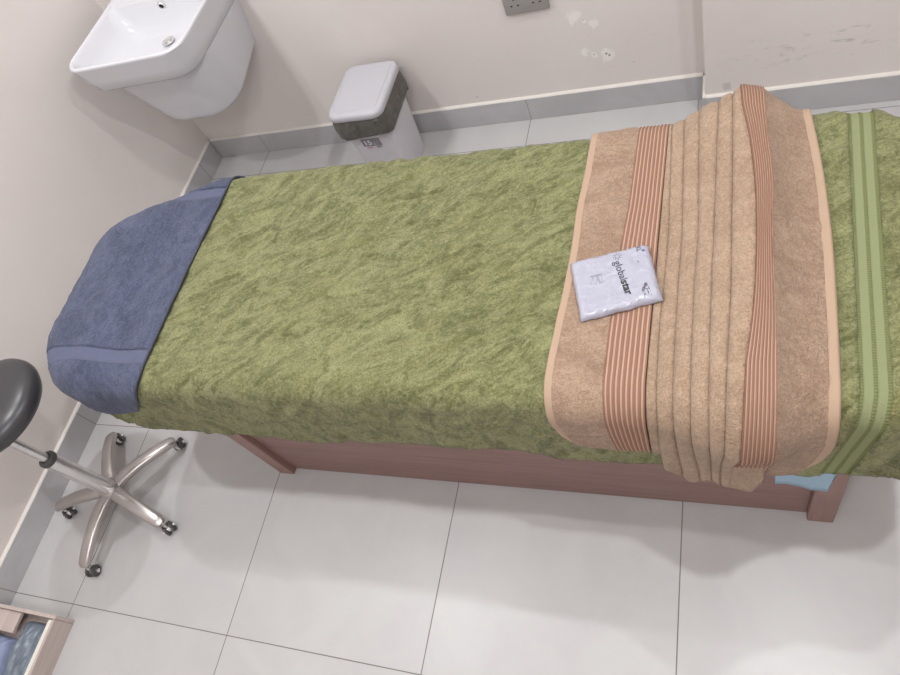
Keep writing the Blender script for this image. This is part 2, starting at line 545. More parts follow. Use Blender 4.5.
# mattress follows the outline
def outline(inset, n=10):
    pts = []
    for (cx, cy, r, a0) in ((BX1-RR, BY0+RR, RR, -PI/2), (BX1-RR, BY1-RR, RR, 0), (BX0+RL, BY1-RL, RL, PI/2), (BX0+.18, BY0+.18, .18, PI)):
        for k in range(n+1):
            a = a0 + PI/2*k/n
            pts.append(Vector((cx+(r-inset)*math.cos(a), cy+(r-inset)*math.sin(a), 0)))
    out = []
    for p in pts:
        for _ in range(3):
            d, nn = sdf(p.x, p.y)
            if d > -inset: p = p - nn*(d+inset)
        out.append(p)
    return out
def slab(name, z0, z1, inset, mat, rnd, parent, org):
    bm = bmesh.new(); rings = []
    prof = [(inset+rnd, z0)] + [(inset+rnd*(1-math.sin(a*PI/8)), z0+rnd*(1-math.cos(a*PI/8))) for a in range(1, 5)]
    prof += [(inset+rnd*(1-math.cos(a*PI/8)), z1-rnd*(1-math.sin(a*PI/8))) for a in range(0, 5)]
    for ins, z in prof:
        rings.append([bm.verts.new(p + Vector((0, 0, z)) - org) for p in outline(ins)])
    m = len(rings[0])
    for a, b in zip(rings, rings[1:]):
        for i in range(m): bm.faces.new((a[i], a[(i+1) % m], b[(i+1) % m], b[i]))
    bm.faces.new(rings[0]); bm.faces.new(rings[-1])
    return bm_obj(name, bm, mat, parent)
slab('base_board', .532, .5575, .02, M_frame, .002, table, T0)
slab('mattress', .558, TOPZ-.003, .001, M_vinyl, .03, table, T0)

# ------------------------------------------------------------------ blue disposable sheet under the towels
def sheet_h(s, w, u, v): return .0035
def sheet_front(s):
    u = BX0-.20 + s*(BX1+.29-BX0)
    d = .10
    d += .245*max(0, min(1, (u-2.225)/.03))*max(0, min(1, (2.352-u)/.002)) * (.78+.22*max(0, min(1, (u-2.27)/.05)))
    d += .07*max(0, min(1, (.62-u)/.10))
    d += .016*math.sin(u*23)+.01*math.sin(u*51)
    return BY0 - d
sheet = cloth('disposable_bed_sheet', lambda v: BX0-.20-.025*math.sin(v*30), BX1+.09, lambda s: BY1+.03+.004*math.sin(s*60), sheet_front,
              lambda s, w, u, v: .0035, 900, 50, M_paper, None, .0012)
sheet.data.update()
tag(sheet, 'pale blue disposable sheet peeking out below the green towel at the right leg', 'sheet')

# ------------------------------------------------------------------ green towel
def gh(s, w, u, v):
    h = .0105 + .0035*fbm(u*9+3, v*9) + .0030*fbm(u*22, v*30+7, 1.3)
    rg = abs(fbm(u*13+v*6+9, v*17-u*5, 4.2, 3))
    h += .0035*max(0, .35-rg)/.35
    d, n = sdf(u, v)
    if d > -.02: h += .004*max(0, math.sin(u*21+1.2*math.sin(u*7)))*min(1, (d+.02)/.08)
    return max(.0062, h)
def ghem(u):      # lower front hem, by arc length beyond the edge
    return BY0 - (.218 + .012*math.sin(u*6.1+.6) + .006*math.sin(u*17) + .012*max(0, math.sin((u-1.75)*9))*(1 if 1.75 < u < 2.1 else 0))
def gback(u): return BY1 + .17 + .006*math.sin(u*14)
def gvf(x0, x1): return (lambda s: gback(x0+(x1-x0)*s)), (lambda s: ghem(x0+(x1-x0)*s))
gt = empty('green_towel', (1.5, -1.17, TOPZ), 0, 'large green terry bath towel spread over the whole massage table, woven bands at its ends', 'towel')
def gpart(name, x0, x1, nu, nv, mat, hf=gh, wob=None):
    a, b = gvf(x0, x1)
    f0 = x0 if wob is None else (lambda v: x0 + wob(v)); f1 = x1 if wob is None else (lambda v: x1 + wob(v))
    o = cloth(name, f0, f1, a, b, hf, nu, nv, mat, None, .0045)
    o.parent = gt; o.location = -gt.location
    return o
# woven band at the right: follows the photo's slight curve
bandw = lambda v: .022*max(-.62, (v+1.43))/.6 - .010*max(0, -v-1.45)/.1
b0l, b0r = 2.360, 2.405
gflat = lambda s, w, u, v: .0085 + .0015*fbm(u*12, v*14) + .0012*(1 if abs(s-.07) < .07 or abs(s-.50) < .065 or abs(s-.93) < .075 else 0)
e0 = .615
def gmain():
    a, b = gvf(e0+.075, b0l)
    o = cloth('terry_panel', e0+.075, lambda v: b0l+bandw(v), a, b, gh, 330, 150, M_green, None, .0045)
    o.parent = gt; o.location = -gt.location
gmain()
gpart('woven_band', b0l-.0005, b0r+.0005, 24, 150, M_gweave, gflat, bandw)
def gend():
    a, b = gvf(b0r, BX1+.13)
    o = cloth('terry_end', lambda v: b0r+bandw(v), BX1+.13, a, b, gh, 40, 130, M_green, None, .0045)
    o.parent = gt; o.location = -gt.location
gend()
gpart('woven_band', e0+.022, e0+.0755, 14, 110, M_gweave, gflat)
gpart('hem_edge', e0, e0+.0225, 6, 110, M_green)

# ------------------------------------------------------------------ blue towel at the head end
bt = empty('blue_hand_towel', (.7, -1.17, TOPZ+.01), 0, 'slate blue terry hand towel draped over the rounded head end of the table', 'hand towel')
def bh(s, w, u, v):
    h = .0215 - .006*max(0, min(1, (.57-u)/.05)) + .0035*fbm(u*8+11, v*8) + .0018*fbm(u*30, v*30, 2)
    # the soft hollow of the face hole and the padded rise round it
    dx, dy = (u-.70)/.085, (v+1.17)/.15
    h += .013*max(0, min(1, (.80-u)/.13))**1.3*max(0, min(1, -(sdf(u, v)[0]+.005)/.06)) - .003*math.exp(-(dx*dx+dy*dy))
    dx = (u-.79)/.05; h -= .003*math.exp(-dx*dx)
    h += .003*max(0, math.sin(u*34+2*v))*(1 if v < -1.40 else .3)
    return h
def brt(v): return .893 + .008*math.sin((v+.9)*4) - .118*max(0, min(1, (-1.455-v)/.14))**1.15
def blf(v): return BX0 - .105 - .015*math.sin(v*9)
def bpart(name, va, vb, mat, nv, hf=bh, xa=blf, xb=brt, nu=70):
    o = cloth(name, xa, xb, va, vb, hf, nu, nv, mat, None, lambda s, w, u, v: .0150-.009*max(0, min(1, (.57-u)/.03)))
    o.parent = bt; o.location = -bt.location
    return o
bfl = lambda s, w, u, v: bh(s, w, u, v)-.0025
BB = -.795; BF = -1.572
bpart('terry_panel', BB, -.885, M_blue, 12)
bpart('woven_band', -.885, -.920, M_bband, 8, bfl)
bpart('terry_panel', -.920, -1.396, M_blue, 80)
bpart('woven_band', -1.396, -1.436, M_bband, 8, bfl)
bpart('terry_panel', -1.436, lambda s: BF+.02*math.sin(s*5+1), M_blue, 24)
bpart('hem_seam', BB, lambda s: BF+.018, M_btrim, 90, lambda s, w, u, v: bh(s, w, u, v)+.0008, lambda v: brt(v)-.001, lambda v: brt(v)+.0016, 3)

# ------------------------------------------------------------------ peach towel, pleated across the table
ST = [-.70, -.85, -.95, -1.05, -1.15, -1.25, -1.35, -1.47, -1.58, -1.74]
CT = {
 'A': [1.883, 1.881, 1.878, 1.872, 1.872, 1.868, 1.861, 1.857, 1.872, 1.93],
 'B': [1.987, 1.986, 1.983, 1.980, 1.973, 1.970, 1.966, 1.965, 1.968, 1.98],
 'C': [2.048, 2.047, 2.045, 2.043, 2.041, 2.040, 2.038, 2.036, 2.033, 2.03],
 'F1': [2.048, 2.051, 2.054, 2.056, 2.058, 2.055, 2.052, 2.053, 2.050, 2.052],
 'F2': [2.078, 2.080, 2.082, 2.084, 2.086, 2.084, 2.083, 2.083, 2.083, 2.085],
 'F3': [2.106, 2.110, 2.112, 2.114, 2.116, 2.113, 2.112, 2.112, 2.112, 2.118],
 'F4': [2.150, 2.148, 2.146, 2.145, 2.144, 2.142, 2.141, 2.141, 2.140, 2.138],
 'F5': [2.174, 2.174, 2.174, 2.174, 2.173, 2.173, 2.171, 2.166, 2.158, 2.153],
 'F6': [2.180, 2.191, 2.205, 2.213, 2.215, 2.213, 2.207, 2.193, 2.180, 2.172],
 'G': [2.228, 2.231, 2.235, 2.241, 2.239, 2.239, 2.240, 2.238, 2.234, 2.226],
 'H': [2.312, 2.320, 2.329, 2.335, 2.338, 2.338, 2.336, 2.333, 2.328, 2.285]}
def colf(k):
    ys = CT[k]
    def f(v):
        if v >= ST[0]: return ys[0]
        for i in range(len(ST)-1):
            if v >= ST[i+1]:
                t = (ST[i]-v)/(ST[i]-ST[i+1])
                p0 = ys[max(0, i-1)]; p1 = ys[i]; p2 = ys[i+1]; p3 = ys[min(len(ys)-1, i+2)]
                m1 = (p2-p0)/2; m2 = (p3-p1)/2
                return (2*t**3-3*t*t+1)*p1 + (t**3-2*t*t+t)*m1 + (-2*t**3+3*t*t)*p2 + (t**3-t*t)*m2
        return ys[-1]
    return f
pt = empty('peach_bath_towel', (2.1, -1.17, TOPZ+.02), 0, 'peach terry bath towel with brown striped bands, folded into pleats across the table', 'towel')
HB = .0155
def ppart(name, ca, cb, va, vb, hf, nu, nv, mat, hb=HB, off=(0, 0), flare=0.0):
    fa = colf(ca) if isinstance(ca, str) else ca; fb = colf(cb) if isinstance(cb, str) else cb
    o = cloth(name, (lambda v: fa(v)+off[0]), (lambda v: fb(v)+off[1]), va, vb, hf, nu, nv, mat, None, hb, flare)
    o.parent = pt; o.location = -pt.location
    return o
def base_w(u, v): return .0018*fbm(u*16, v*16, 5) + .0012*fbm(u*45, v*45, 3)
def hang(v, top, low):       # offset eases from top value to low value down the front
    t = max(0, min(1, (BY0+.02-v)/.2)); t = t*t*(3-2*t)
    return top*(1-t)+low*t
# left flap: hem strip, terry, striped band
def fl_end(s): return BY0 - .118 + .02*(1-s)**3
def wrin(u, v): return .0060*max(0, fbm(u*7, v*40, 8, 3))
h_flap = lambda s, w, u, v: .0255 + base_w(u, v) + wrin(u, v)*min(1, s*4)
ppart('woven_hem', 'A', lambda v: colf('A')(v)+.017, BY1+.055, lambda s: BY0-.085-.05*s, lambda s, w, u, v: HB+.001+(.0085+base_w(u, v))*edge_round(s*.5, w, .16, .03), 10, 130, M_phem)
ppart('end_flap', lambda v: colf('A')(v)+.0165, 'B', BY1+.065, lambda s: BY0-.135-.012*s, lambda s, w, u, v: HB+.001+(h_flap(s, w, u, v)-HB-.001)*edge_round(.5, w, 0, .03), 36, 150, M_peach)
rib = lambda s: .0011*math.cos(2*PI*8*(s))
ppart('striped_band', 'B', 'C', BY1+.060, lambda s: BY0-.147, lambda s, w, u, v: HB+.001+(.0095+base_w(u, v)+rib(s))*edge_round(.5, w, 0, .03), 80, 130, M_pband)
# pleats
P = [('C', 'F2', .024, .036, .225, .075), ('F2', 'F3', .038, .050, .258, .09), ('F3', 'F4', .054, .066, .248, .10), ('F4', 'F5', .068, .078, .250, .105), ('F5', 'F6', .078, .086, .256, .11)]
ppart('pleat', 'C', lambda v: colf('F1')(v)+.004, BY1+.07, BY0-.149, lambda s, w, u, v: HB+.001+.010*edge_round(s, w, .3, .03), 10, 130, M_pleat)
for i, (a, b, h0, h1, drop, back) in enumerate(P):
    if i == 0: a = 'F1'
    def hf(s, w, u, v, h0=h0, h1=h1, i=i):
        t = h0 + (h1-h0)*s
        prof = math.sqrt(max(0, 1-abs(2*s-1)**3.2))
        hh = t-.014 + .014*prof + .0016*fbm(u*20, v*14, i) + .0010*fbm(u*60, v*60, i)
        hh = hang(v, hh, .022+.002*i+.012*prof)
        er = edge_round(.5, w, 0, .022)
        return HB+.002 + (hh-HB-.002)*(.15+.85*er)
    dd = drop
    ppart('pleat', a, b, (lambda s, b_=back: BY1+b_), (lambda s, d_=dd, i=i: BY0-d_-.012*s+.006*math.sin(s*6+i*2)), hf, 20, 170, M_pleat, HB, (-.0015, .0015))
# second striped band, lying on top of the folded bulk
def h_b2(s, w, u, v):
    hh = .090 - .010*s + rib(s) + base_w(u, v)
    hh = hang(v, hh, .036)
    return HB+.002+(hh-HB-.002)*(.2+.8*edge_round(.5, w, 0, .02))
ppart('striped_band', 'F6', 'G', BY1+.118, lambda s: BY0-.232-.02*s, h_b2, 80, 170, M_pband, HB, (-.001, .001))
# underlying folded layer whose corner hangs out at the front
ppart('under_fold', lambda v: 2.150, lambda v: 2.232-.02*max(0, min(1, (-v-1.69)/.07)), BY1+.05, lambda s: BY0-.262-.022*math.sin(min(1, s*1.15)*PI*.5), lambda s, w, u, v: HB+.001+(.022+.003*s)*edge_round(s, w, .1, .02), 24, 120, M_pleat, HB)
# right flap with woven hem at its right side
def h_r(s, w, u, v):
    a = .079*(1-s)**1.5 + .0265*(1-(1-s)**1.5)
    hh = a + base_w(u, v)+wrin(u+3, v)*.8+.004*fbm(u*9, v*7, 2)
    hh = hang(v, hh, .028)
    return HB+.001+(hh-HB-.001)*(.25+.75*edge_round(.5, w, 0, .025))
def end_r(s): return BY0 - (.222 - .018*s**3)
def xr_(v): return colf('H')(v) - .018
ppart('end_flap', 'G', xr_, lambda s: BY1+.115-.055*s, end_r, h_r, 50, 170, M_peach, HB, (-.001, 0))
ppart('woven_hem', lambda v: xr_(v)-.0008, 'H', lambda s: BY1+.060-.01*s, lambda s: BY0-.204+.075*s, lambda s, w, u, v: HB+.001+(.0100+base_w(u, v))*edge_round(.5+s*.5, w, .16, .03), 10, 130, M_phem)

# ------------------------------------------------------------------ package on the peach towel
c4 = [Vector((1.878, -1.201)), Vector((1.914, -1.335)), Vector((2.059, -1.290)), Vector((2.025, -1.1635))]   # back-left, front-left, front-right, back-right
PZ = TOPZ + .0288
pk = empty('garment_packet', (1.975, -1.262, PZ), 0, 'sealed white plastic packet of a disposable garment lying on the left striped band', 'packet')
def pq(a, b):      # a: 0 back-left .. 1 right ; b: 0 back .. 1 front
    top = c4[0].lerp(c4[3], a); bot = c4[1].lerp(c4[2], a)
    return top.lerp(bot, b)
def ph(a, b):
    e = min(a, 1-a)/.09; f = min(b, 1-b)/.10
    r = math.sqrt(max(0, 1-(1-min(1, e))**2))*math.sqrt(max(0, 1-(1-min(1, f))**2))
    return .0025 + .0125*r + .0022*fbm(a*4+2, b*4, 1)*r + .0010*fbm(a*13, b*13, 3)*r
def pbag():
    N = 60; V = []; F = []
    for i in range(N+1):
        for j in range(N+1):
            a, b = i/N, j/N
            q = pq(a, b); k = .0025*fbm(a*6, b*6, 9)
            edge = 1 if (i in (0, N) or j in (0, N)) else 0
            V.append(Vector((q.x+k*edge, q.y+k*edge, PZ+ph(a, b)))-pk.location)
    for i in range(N+1):
        for j in range(N+1):
            a, b = i/N, j/N; q = pq(a, b); k = .0025*fbm(a*6, b*6, 9); edge = 1 if (i in (0, N) or j in (0, N)) else 0
            V.append(Vector((q.x+k*edge, q.y+k*edge, PZ+.0008))-pk.location)
    n = (N+1)**2; I = lambda i, j: i*(N+1)+j
    for i in range(N):
        for j in range(N):
            F.append((I(i, j), I(i+1, j), I(i+1, j+1), I(i, j+1))); F.append((n+I(i, j), n+I(i, j+1), n+I(i+1, j+1), n+I(i+1, j)))
        F.append((I(i, 0), n+I(i, 0), n+I(i+1, 0), I(i+1, 0))); F.append((I(i, N), I(i+1, N), n+I(i+1, N), n+I(i, N)))
        F.append((I(0, i), I(0, i+1), n+I(0, i+1), n+I(0, i))); F.append((I(N, i), n+I(N, i), n+I(N, i+1), I(N, i+1)))
    return mesh_obj('plastic_pouch', V, F, M_pkg, pk)
pouch = pbag()
def inv_pq(x, y):
    a, b = .5, .5
    for _ in range(12):
        q = pq(a, b); ex, ey = x-q.x, y-q.y
        da = pq(a+.001, b)-q; db = pq(a, b+.001)-q
        det = (da.x*db.y-da.y*db.x)/1e-6
        a += (ex*db.y/1e-3-ey*db.x/1e-3)/det; b += (da.x/1e-3*ey-da.y/1e-3*ex)/det
    return a, b
def lay_flat(name, verts, faces, mat, origin, dirx, parent=pouch, lift=.0006):
    """verts in 2D (metres) laid along dirx from origin on the pouch's top"""
    dx = Vector(dirx).normalized(); dy = Vector((-dx.y, dx.x))
    out = []
    for vx, vy in verts:
        q = Vector(origin) + dx*vx + dy*vy
        a, b = inv_pq(q.x, q.y)
        out.append(Vector((q.x, q.y, PZ+ph(min(1, max(0, a)), min(1, max(0, b)))+lift)) - pk.location)
    return mesh_obj(name, out, faces, mat, parent)
def text2d(s, size, bold=0.0, sx=1.0):
    cu = bpy.data.curves.new('txt', 'FONT'); cu.body = s; cu.size = size; cu.resolution_u = 3; cu.offset = bold; cu.space_character = 1.0
    ob = bpy.data.objects.new('txt', cu); COL.objects.link(ob)
    dg = bpy.context.evaluated_depsgraph_get(); dg.update()
    me = bpy.data.meshes.new_from_object(ob.evaluated_get(dg))
    V = [(v.co.x*sx, v.co.y) for v in me.vertices]; F = [tuple(p.vertices) for p in me.polygons]
    COL.objects.unlink(ob); bpy.data.objects.remove(ob); bpy.data.meshes.remove(me); bpy.data.curves.remove(cu)
    return V, F
td = Vector((1.9998-1.9711, -1.2864+1.2102))       # reading direction of the brand name
V, F = text2d('global', .0200, 0, .86); wg = max(v[0] for v in V)
Vs, Fs = text2d('star', .0200, .0006, .92); ws = max(v[0] for v in Vs)
tot = wg+.0008+ws; L = td.length; k = L/tot
o1 = (1.9655, -1.2095)
lay_flat('brand_text_thin', [(x*k, y) for x, y in V], F, M_ink, o1, td)
lay_flat('brand_text_bold', [(x*k+(wg+.0008)*k, y) for x, y in Vs], Fs, M_inkb, o1, td)
# sun mark: ring and rays
def sun():
    V = []; F = []; n = 20
    for i in range(n):
        a = 2*PI*i/n
        V += [(.0042*math.cos(a), .0042*math.sin(a)), (.0049*math.cos(a), .0049*math.sin(a))]
    for i in range(n):
        j = (i+1) % n; F.append((2*i, 2*i+1, 2*j+1, 2*j))
    for r in range(8):
        a = 2*PI*r/8; d = (math.cos(a), math.sin(a)); p = (-d[1], d[0]); b = len(V)
        for rr, w in ((.0062, .0005), (.0088, .0005)):
            V += [(d[0]*rr+p[0]*w, d[1]*rr+p[1]*w), (d[0]*rr-p[0]*w, d[1]*rr-p[1]*w)]
        F.append((b, b+1, b+3, b+2))
    return V, F
V, F = sun(); lay_flat('sun_mark', V, F, M_inkb, (1.9712, -1.1965), td)
V, F = text2d('XL', .0135, 0, .9); lay_flat('size_text', V, F, M_inkb, (2.0025, -1.1745), td)
V = [(0, 0)]+[(.0028*math.cos(2*PI*i/12), .0028*math.sin(2*PI*i/12)) for i in range(12)]
lay_flat('blue_dot', V, [(0, 1+i, 1+(i+1) % 12) for i in range(12)], M_dot, (2.0183, -1.1845), td)
# garment pictogram
def quads(rects):
    V = []; F = []
    for r in rects:
        b = len(V); V += r; F.append((b, b+1, b+2, b+3))
    return V, F
def seg(x0, y0, x1, y1, w=.0004):
    d = Vector((x1-x0, y1-y0)); n = Vector((-d.y, d.x)).normalized()*w
    return [(x0+n.x, y0+n.y), (x1+n.x, y1+n.y), (x1-n.x, y1-n.y), (x0-n.x, y0-n.y)]
g = [(-.009, .008), (.009, .008), (.0115, -.006), (.003, -.008), (0, .002), (-.003, -.008), (-.0115, -.006)]
rs = [seg(*g[i], *g[(i+1) % 7]) for i in range(7)] + [seg(-.0085, .0062, .0085, .0062), seg(-.0075, .006, -.0045, -.0075), seg(.0015, .005, .0045, -.0075, .0009), seg(.0075, .006, .0070, -.0065)]
V, F = quads(rs); lay_flat('garment_pictogram', [(x*1.15, y*1.25) for x, y in V], F, M_inkg, (1.9378, -1.2484), (1, .25))
V, F = quads([seg(0, -.0004*i, .003+.001*(i % 2), -.0004*i, .0003) for i in (0, 4, 8)]); lay_flat('small_print', V, F, M_inkg, (1.962, -1.237), td)
V, F = quads([seg(0, 0, .004, .002), seg(.004, .002, .006, 0), seg(.008, -.001, .0088, -.001, .0005)]); lay_flat('small_print', V, F, M_inkb, (2.0085, -1.207), td)
rr = []
random.seed(2)
for i in range(15):
    y = .0066 - i*.00095
    rr.append(seg(.013+.004*math.sin(i*.5), y, .0305+.003*math.sin(i), y, .00017+.00017*random.random()))
rr += [seg(.003+.0012*i, .006, .0040+.0012*i, .001-.0004*i, .0003) for i in range(7)]
V, F = quads(rr); lay_flat('printed_bars', V, F, M_inkb, (2.0225, -1.258), td)

# ------------------------------------------------------------------ wash basin on the back wall
ba = empty('wash_basin', (.34, 0, .52), 0, 'white ceramic wash basin with rounded shroud, fixed to the back wall in the corner', 'basin')
BO = Vector((.34, 0, .52))
def dshape(x0, x1, y0, r_f, n=9, yb=.0135, r_b=.004):
    """counter-clockwise outline: wall side at yb, front at y0 (negative), rounded front corners"""
    pts = []
    for cx, cy, r, a0 in ((x0+r_f, y0+r_f, r_f, PI), (x1-r_f, y0+r_f, r_f, 1.5*PI), (x1-r_b, yb-r_b, r_b, 0), (x0+r_b, yb-r_b, r_b, PI/2)):
        for k in range(n+1):
            a = a0+PI/2*k/n; pts.append((cx+r*math.cos(a), cy+r*math.sin(a)))
    return pts
def loft(bm, rings, cap0=True, cap1=True):
    R = [[bm.verts.new(p) for p in r] for r in rings]; m = len(R[0])
    for a, b in zip(R, R[1:]):
        for i in range(m): bm.faces.new((a[i], a[(i+1) % m], b[(i+1) % m], b[i]))
    if cap0: bm.faces.new(R[0])
    if cap1: bm.faces.new(R[-1])
RZ = .803
bm = bmesh.new(); rings = []
X0, X1, Y0, RC = .092, .588, -.415, .075
for (dx, dy, z, rc) in ((.050, .045, .690, .07), (.030, .028, .692, .075), (.020, .018, .702, .078), (.010, .010, .74, .078), (.002, .002, .790, RC), (0, 0, .797, RC), (.002, .002, .8015, RC), (.006, .006, RZ, RC-.004),
                        (.010, .010, RZ, RC-.008), (.0135, .0135, RZ-.003, RC-.012)):
    rings.append([Vector((x, y, z))-BO for x, y in dshape(X0+dx, X1-dx, Y0+dy, rc)])
# bowl interior: deck at the back is 8 cm
for (dx, df, yb, z, rc) in ((.018, .018, -.070, RZ-.010, .06), (.028, .028, -.082, RZ-.045, .06), (.055, .050, -.095, .722, .06), (.085, .080, -.110, .703, .055), (.13, .13, -.13, .697, .04), (.20, .17, -.15, .694, .02)):
    rings.append([Vector((x, y, z))-BO for x, y in dshape(X0+dx, X1-dx, Y0+df, rc, yb=yb, r_b=rc*.8 if dx > .02 else .03)])
loft(bm, rings)
bowl = bm_obj('basin_bowl', bm, M_ceramic, ba, angle=50)
bm = bmesh.new(); rings = []
def shroud_ring(t):
    # t 0 top .. 1 bottom
    hw = .222*(1-t)+.182*t; y0 = -.372*(1-t)+(-.30)*t; rc = .13*(1-t)+.13*t
    out = []
    for x, y in dshape(.346-hw, .346+hw, y0, rc):
        zb = .460 + .060*(1-min(1, abs(y)/.28))
        z = .696*(1-t)+zb*t
        out.append(Vector((x, y, z))-BO)
    return out
for t in (0, .2, .4, .6, .8, .9, .96): rings.append(shroud_ring(t))
last = shroud_ring(1)
c = Vector((.34, -.13, .50))-BO
rings.append([c+(p-c)*.985 if False else Vector((c.x+(p.x-c.x)*.985, c.y+(p.y-c.y)*.985, p.z)) for p in last])
rings.append([Vector((c.x+(p.x-c.x)*.955, c.y+(p.y-c.y)*.955, p.z-.004)) for p in last])
rings.append([Vector((c.x+(p.x-c.x)*.90, c.y+(p.y-c.y)*.90, p.z+.004)) for p in last])
loft(bm, rings)
bm_obj('basin_shroud', bm, M_ceramic, ba, angle=60)
def Mx(loc, rot=(0, 0, 0)): return Matrix.Translation(Vector(loc)) @ Euler(rot).to_matrix().to_4x4()
bm = bmesh.new(); add_lathe(bm, [(.0, .0005), (.012, .0015), (.016, .0018), (.018, .003), (.0225, .003), (.0235, .001), (.0235, -.002)], 32, Mx(Vector((.358, -.185, .7035))-BO))
dr = bm_obj('drain_ring', bm, M_chrome, ba)
bm = bmesh.new(); add_lathe(bm, [(0, .0052), (.009, .0050), (.0125, .004), (.0132, .002), (.0132, .0005)], 32, Mx(Vector((.358, -.185, .7045))-BO))
bm_obj('drain_plug', bm, M_chrome, dr)
bm = bmesh.new(); add_lathe(bm, [(.0095, 0), (.0095, .003), (.014, .0035), (.015, .001), (.015, -.002), (.0095, -.002)], 28, Mx(Vector((.335, -.0810, .772))-BO, (PI/2+.25, 0, 0)), closed=True)
ov = bm_obj('overflow_ring', bm, M_chrome, ba)
bm = bmesh.new(); add_lathe(bm, [(.0096, .0012), (.0096, -.0015)], 20, Mx(Vector((.335, -.0810, .772))-BO, (PI/2+.25, 0, 0)))
bm_obj('overflow_hole', bm, M_dark, ov)

# ------------------------------------------------------------------ pedal-less flip bin
BR = math.radians(-1.5)
bn = empty('waste_bin', (.957, -.160, 0), BR, 'white plastic waste bin with grey-white lid and black liner, by the back wall', 'bin')
def rrect(hx, hy, r, z, n=7, cx=0, cy=0):
    pts = []
    for sx, sy, a0 in ((1, 1, 0), (-1, 1, PI/2), (-1, -1, PI), (1, -1, 1.5*PI)):
        for k in range(n+1):
            a = a0+PI/2*k/n; pts.append(Vector((cx+sx*(hx-r)+r*math.cos(a), cy+sy*(hy-r)+r*math.sin(a), z)))
    return pts
BH = .345
bm = bmesh.new()
loft(bm, [rrect(.074, .098, .03, 0), rrect(.078, .102, .032, .004), rrect(.088, .115, .034, BH*.6), rrect(.096, .126, .036, BH-.01), rrect(.100, .130, .037, BH-.008), rrect(.100, .130, .037, BH),
          rrect(.094, .124, .034, BH), rrect(.092, .122, .033, BH-.01), rrect(.0845, .1115, .031, BH*.6), rrect(.070, .094, .027, .006)])
body = bm_obj('bin_body', bm, M_bin, bn)
# liner folded over the rim, crumpled skirt
bm = bmesh.new(); rings = []
prof = [(.0005, BH-.03, 0), (.002, BH-.001, 0), (.0035, BH+.0015, 0), (.005, BH, 0), (.0075, BH-.02, .6), (.009, BH-.05, 1), (.008, BH-.075, 1.2), (.0065, BH-.085, 1.2), (.0035, BH-.083, .8), (.003, BH-.05, .4)]
base = rrect(.100, .130, .037, 0, 26)
for (o, z, wv) in prof:
    ring = []
    for i, p in enumerate(base):
        d = Vector((p.x/.1, p.y/.13, 0)).normalized(); ang = math.atan2(p.y, p.x)
        wr = wv*(.009*abs(noise.noise(Vector((math.cos(ang)*4, math.sin(ang)*4, z*60)))) + .004*abs(math.sin(ang*6+z*110+2*math.sin(ang*3))))
        dz = wv*.022*noise.noise(Vector((math.cos(ang)*1.6, math.sin(ang)*1.6, 3)))
        ins = -.004*max(0, (BH-z-.02))/.07
        ring.append(Vector((p.x, p.y, z+dz)) + d*(o+wr+ins))
    rings.append(ring)
loft(bm, rings, False, False)
bm_obj('bin_liner', bm, M_bag, bn, angle=None)
bm = bmesh.new()
LZ = BH+.004
loft(bm, [rrect(.096, .126, .036, LZ), rrect(.106, .1365, .040, LZ), rrect(.108, .1385, .041, LZ+.004), rrect(.1075, .138, .041, LZ+.016), rrect(.104, .1345, .038, LZ+.023), rrect(.098, .1285, .034, LZ+.026), rrect(.088, .116, .022, LZ+.0268),
          rrect(.0865, .1145, .021, LZ+.0255), rrect(.085, .113, .020, LZ+.0272), rrect(.03, .03, .01, LZ+.0285)])
lid = bm_obj('lid', bm, M_lid, bn, angle=40)
bm = bmesh.new(); add_box(bm, (-.03, .133, LZ-.004), (.03, .146, LZ+.013), .003); add_lathe(bm, [(.0045, -.034), (.0045, .034)], 14, Mx((0, .143, LZ+.012), (0, PI/2, 0)))
bm_obj('hinge', bm, M_lid, lid)
# capacity label on the front
bm = bmesh.new()
def fy(z): return -(.115+(.126-.115)*max(0, z-BH*.6)/(BH*.4-.01)) - .0012
def lbl(x0, x1, z0, z1, d=0.0): return [Vector((x0, fy(z0)-d, z0)), Vector((x1, fy(z0)-d, z0)), Vector((x1, fy(z1)-d, z1)), Vector((x0, fy(z1)-d, z1))]
def flat_obj(name, quadsl, mat, parent):
    V = []; F = []
    for q in quadsl: b = len(V); V += q; F.append(tuple(range(b, b+len(q))))
    return mesh_obj(name, V, F, mat, parent, smooth=False)
ZL0, ZL1 = .213, .249
lab = flat_obj('capacity_label', [lbl(-.032, .044, ZL0, ZL1, .0006)], M_label, bn)
def vert_text(s, size, x, z, mat, parent, bold=0, d=.0004):
    V, F = text2d(s, size, bold)
    return mesh_obj('label_text', [Vector((x+a, fy(z+b)-d, z+b)) for a, b in V], F, mat, parent)
vert_text('15', .034, -.026, ZL0+.007, M_lwhite, lab, .0004, .0012)
vert_text('L', .014, .014, ZL0+.007, M_lwhite, lab, 0, .0012)
flat_obj('label_strip', [lbl(-.022, .002, .203, .207, .0006)], M_lred, lab)
flat_obj('label_strip', [lbl(.018, .036, .203, .209, .0006)], M_label, lab)

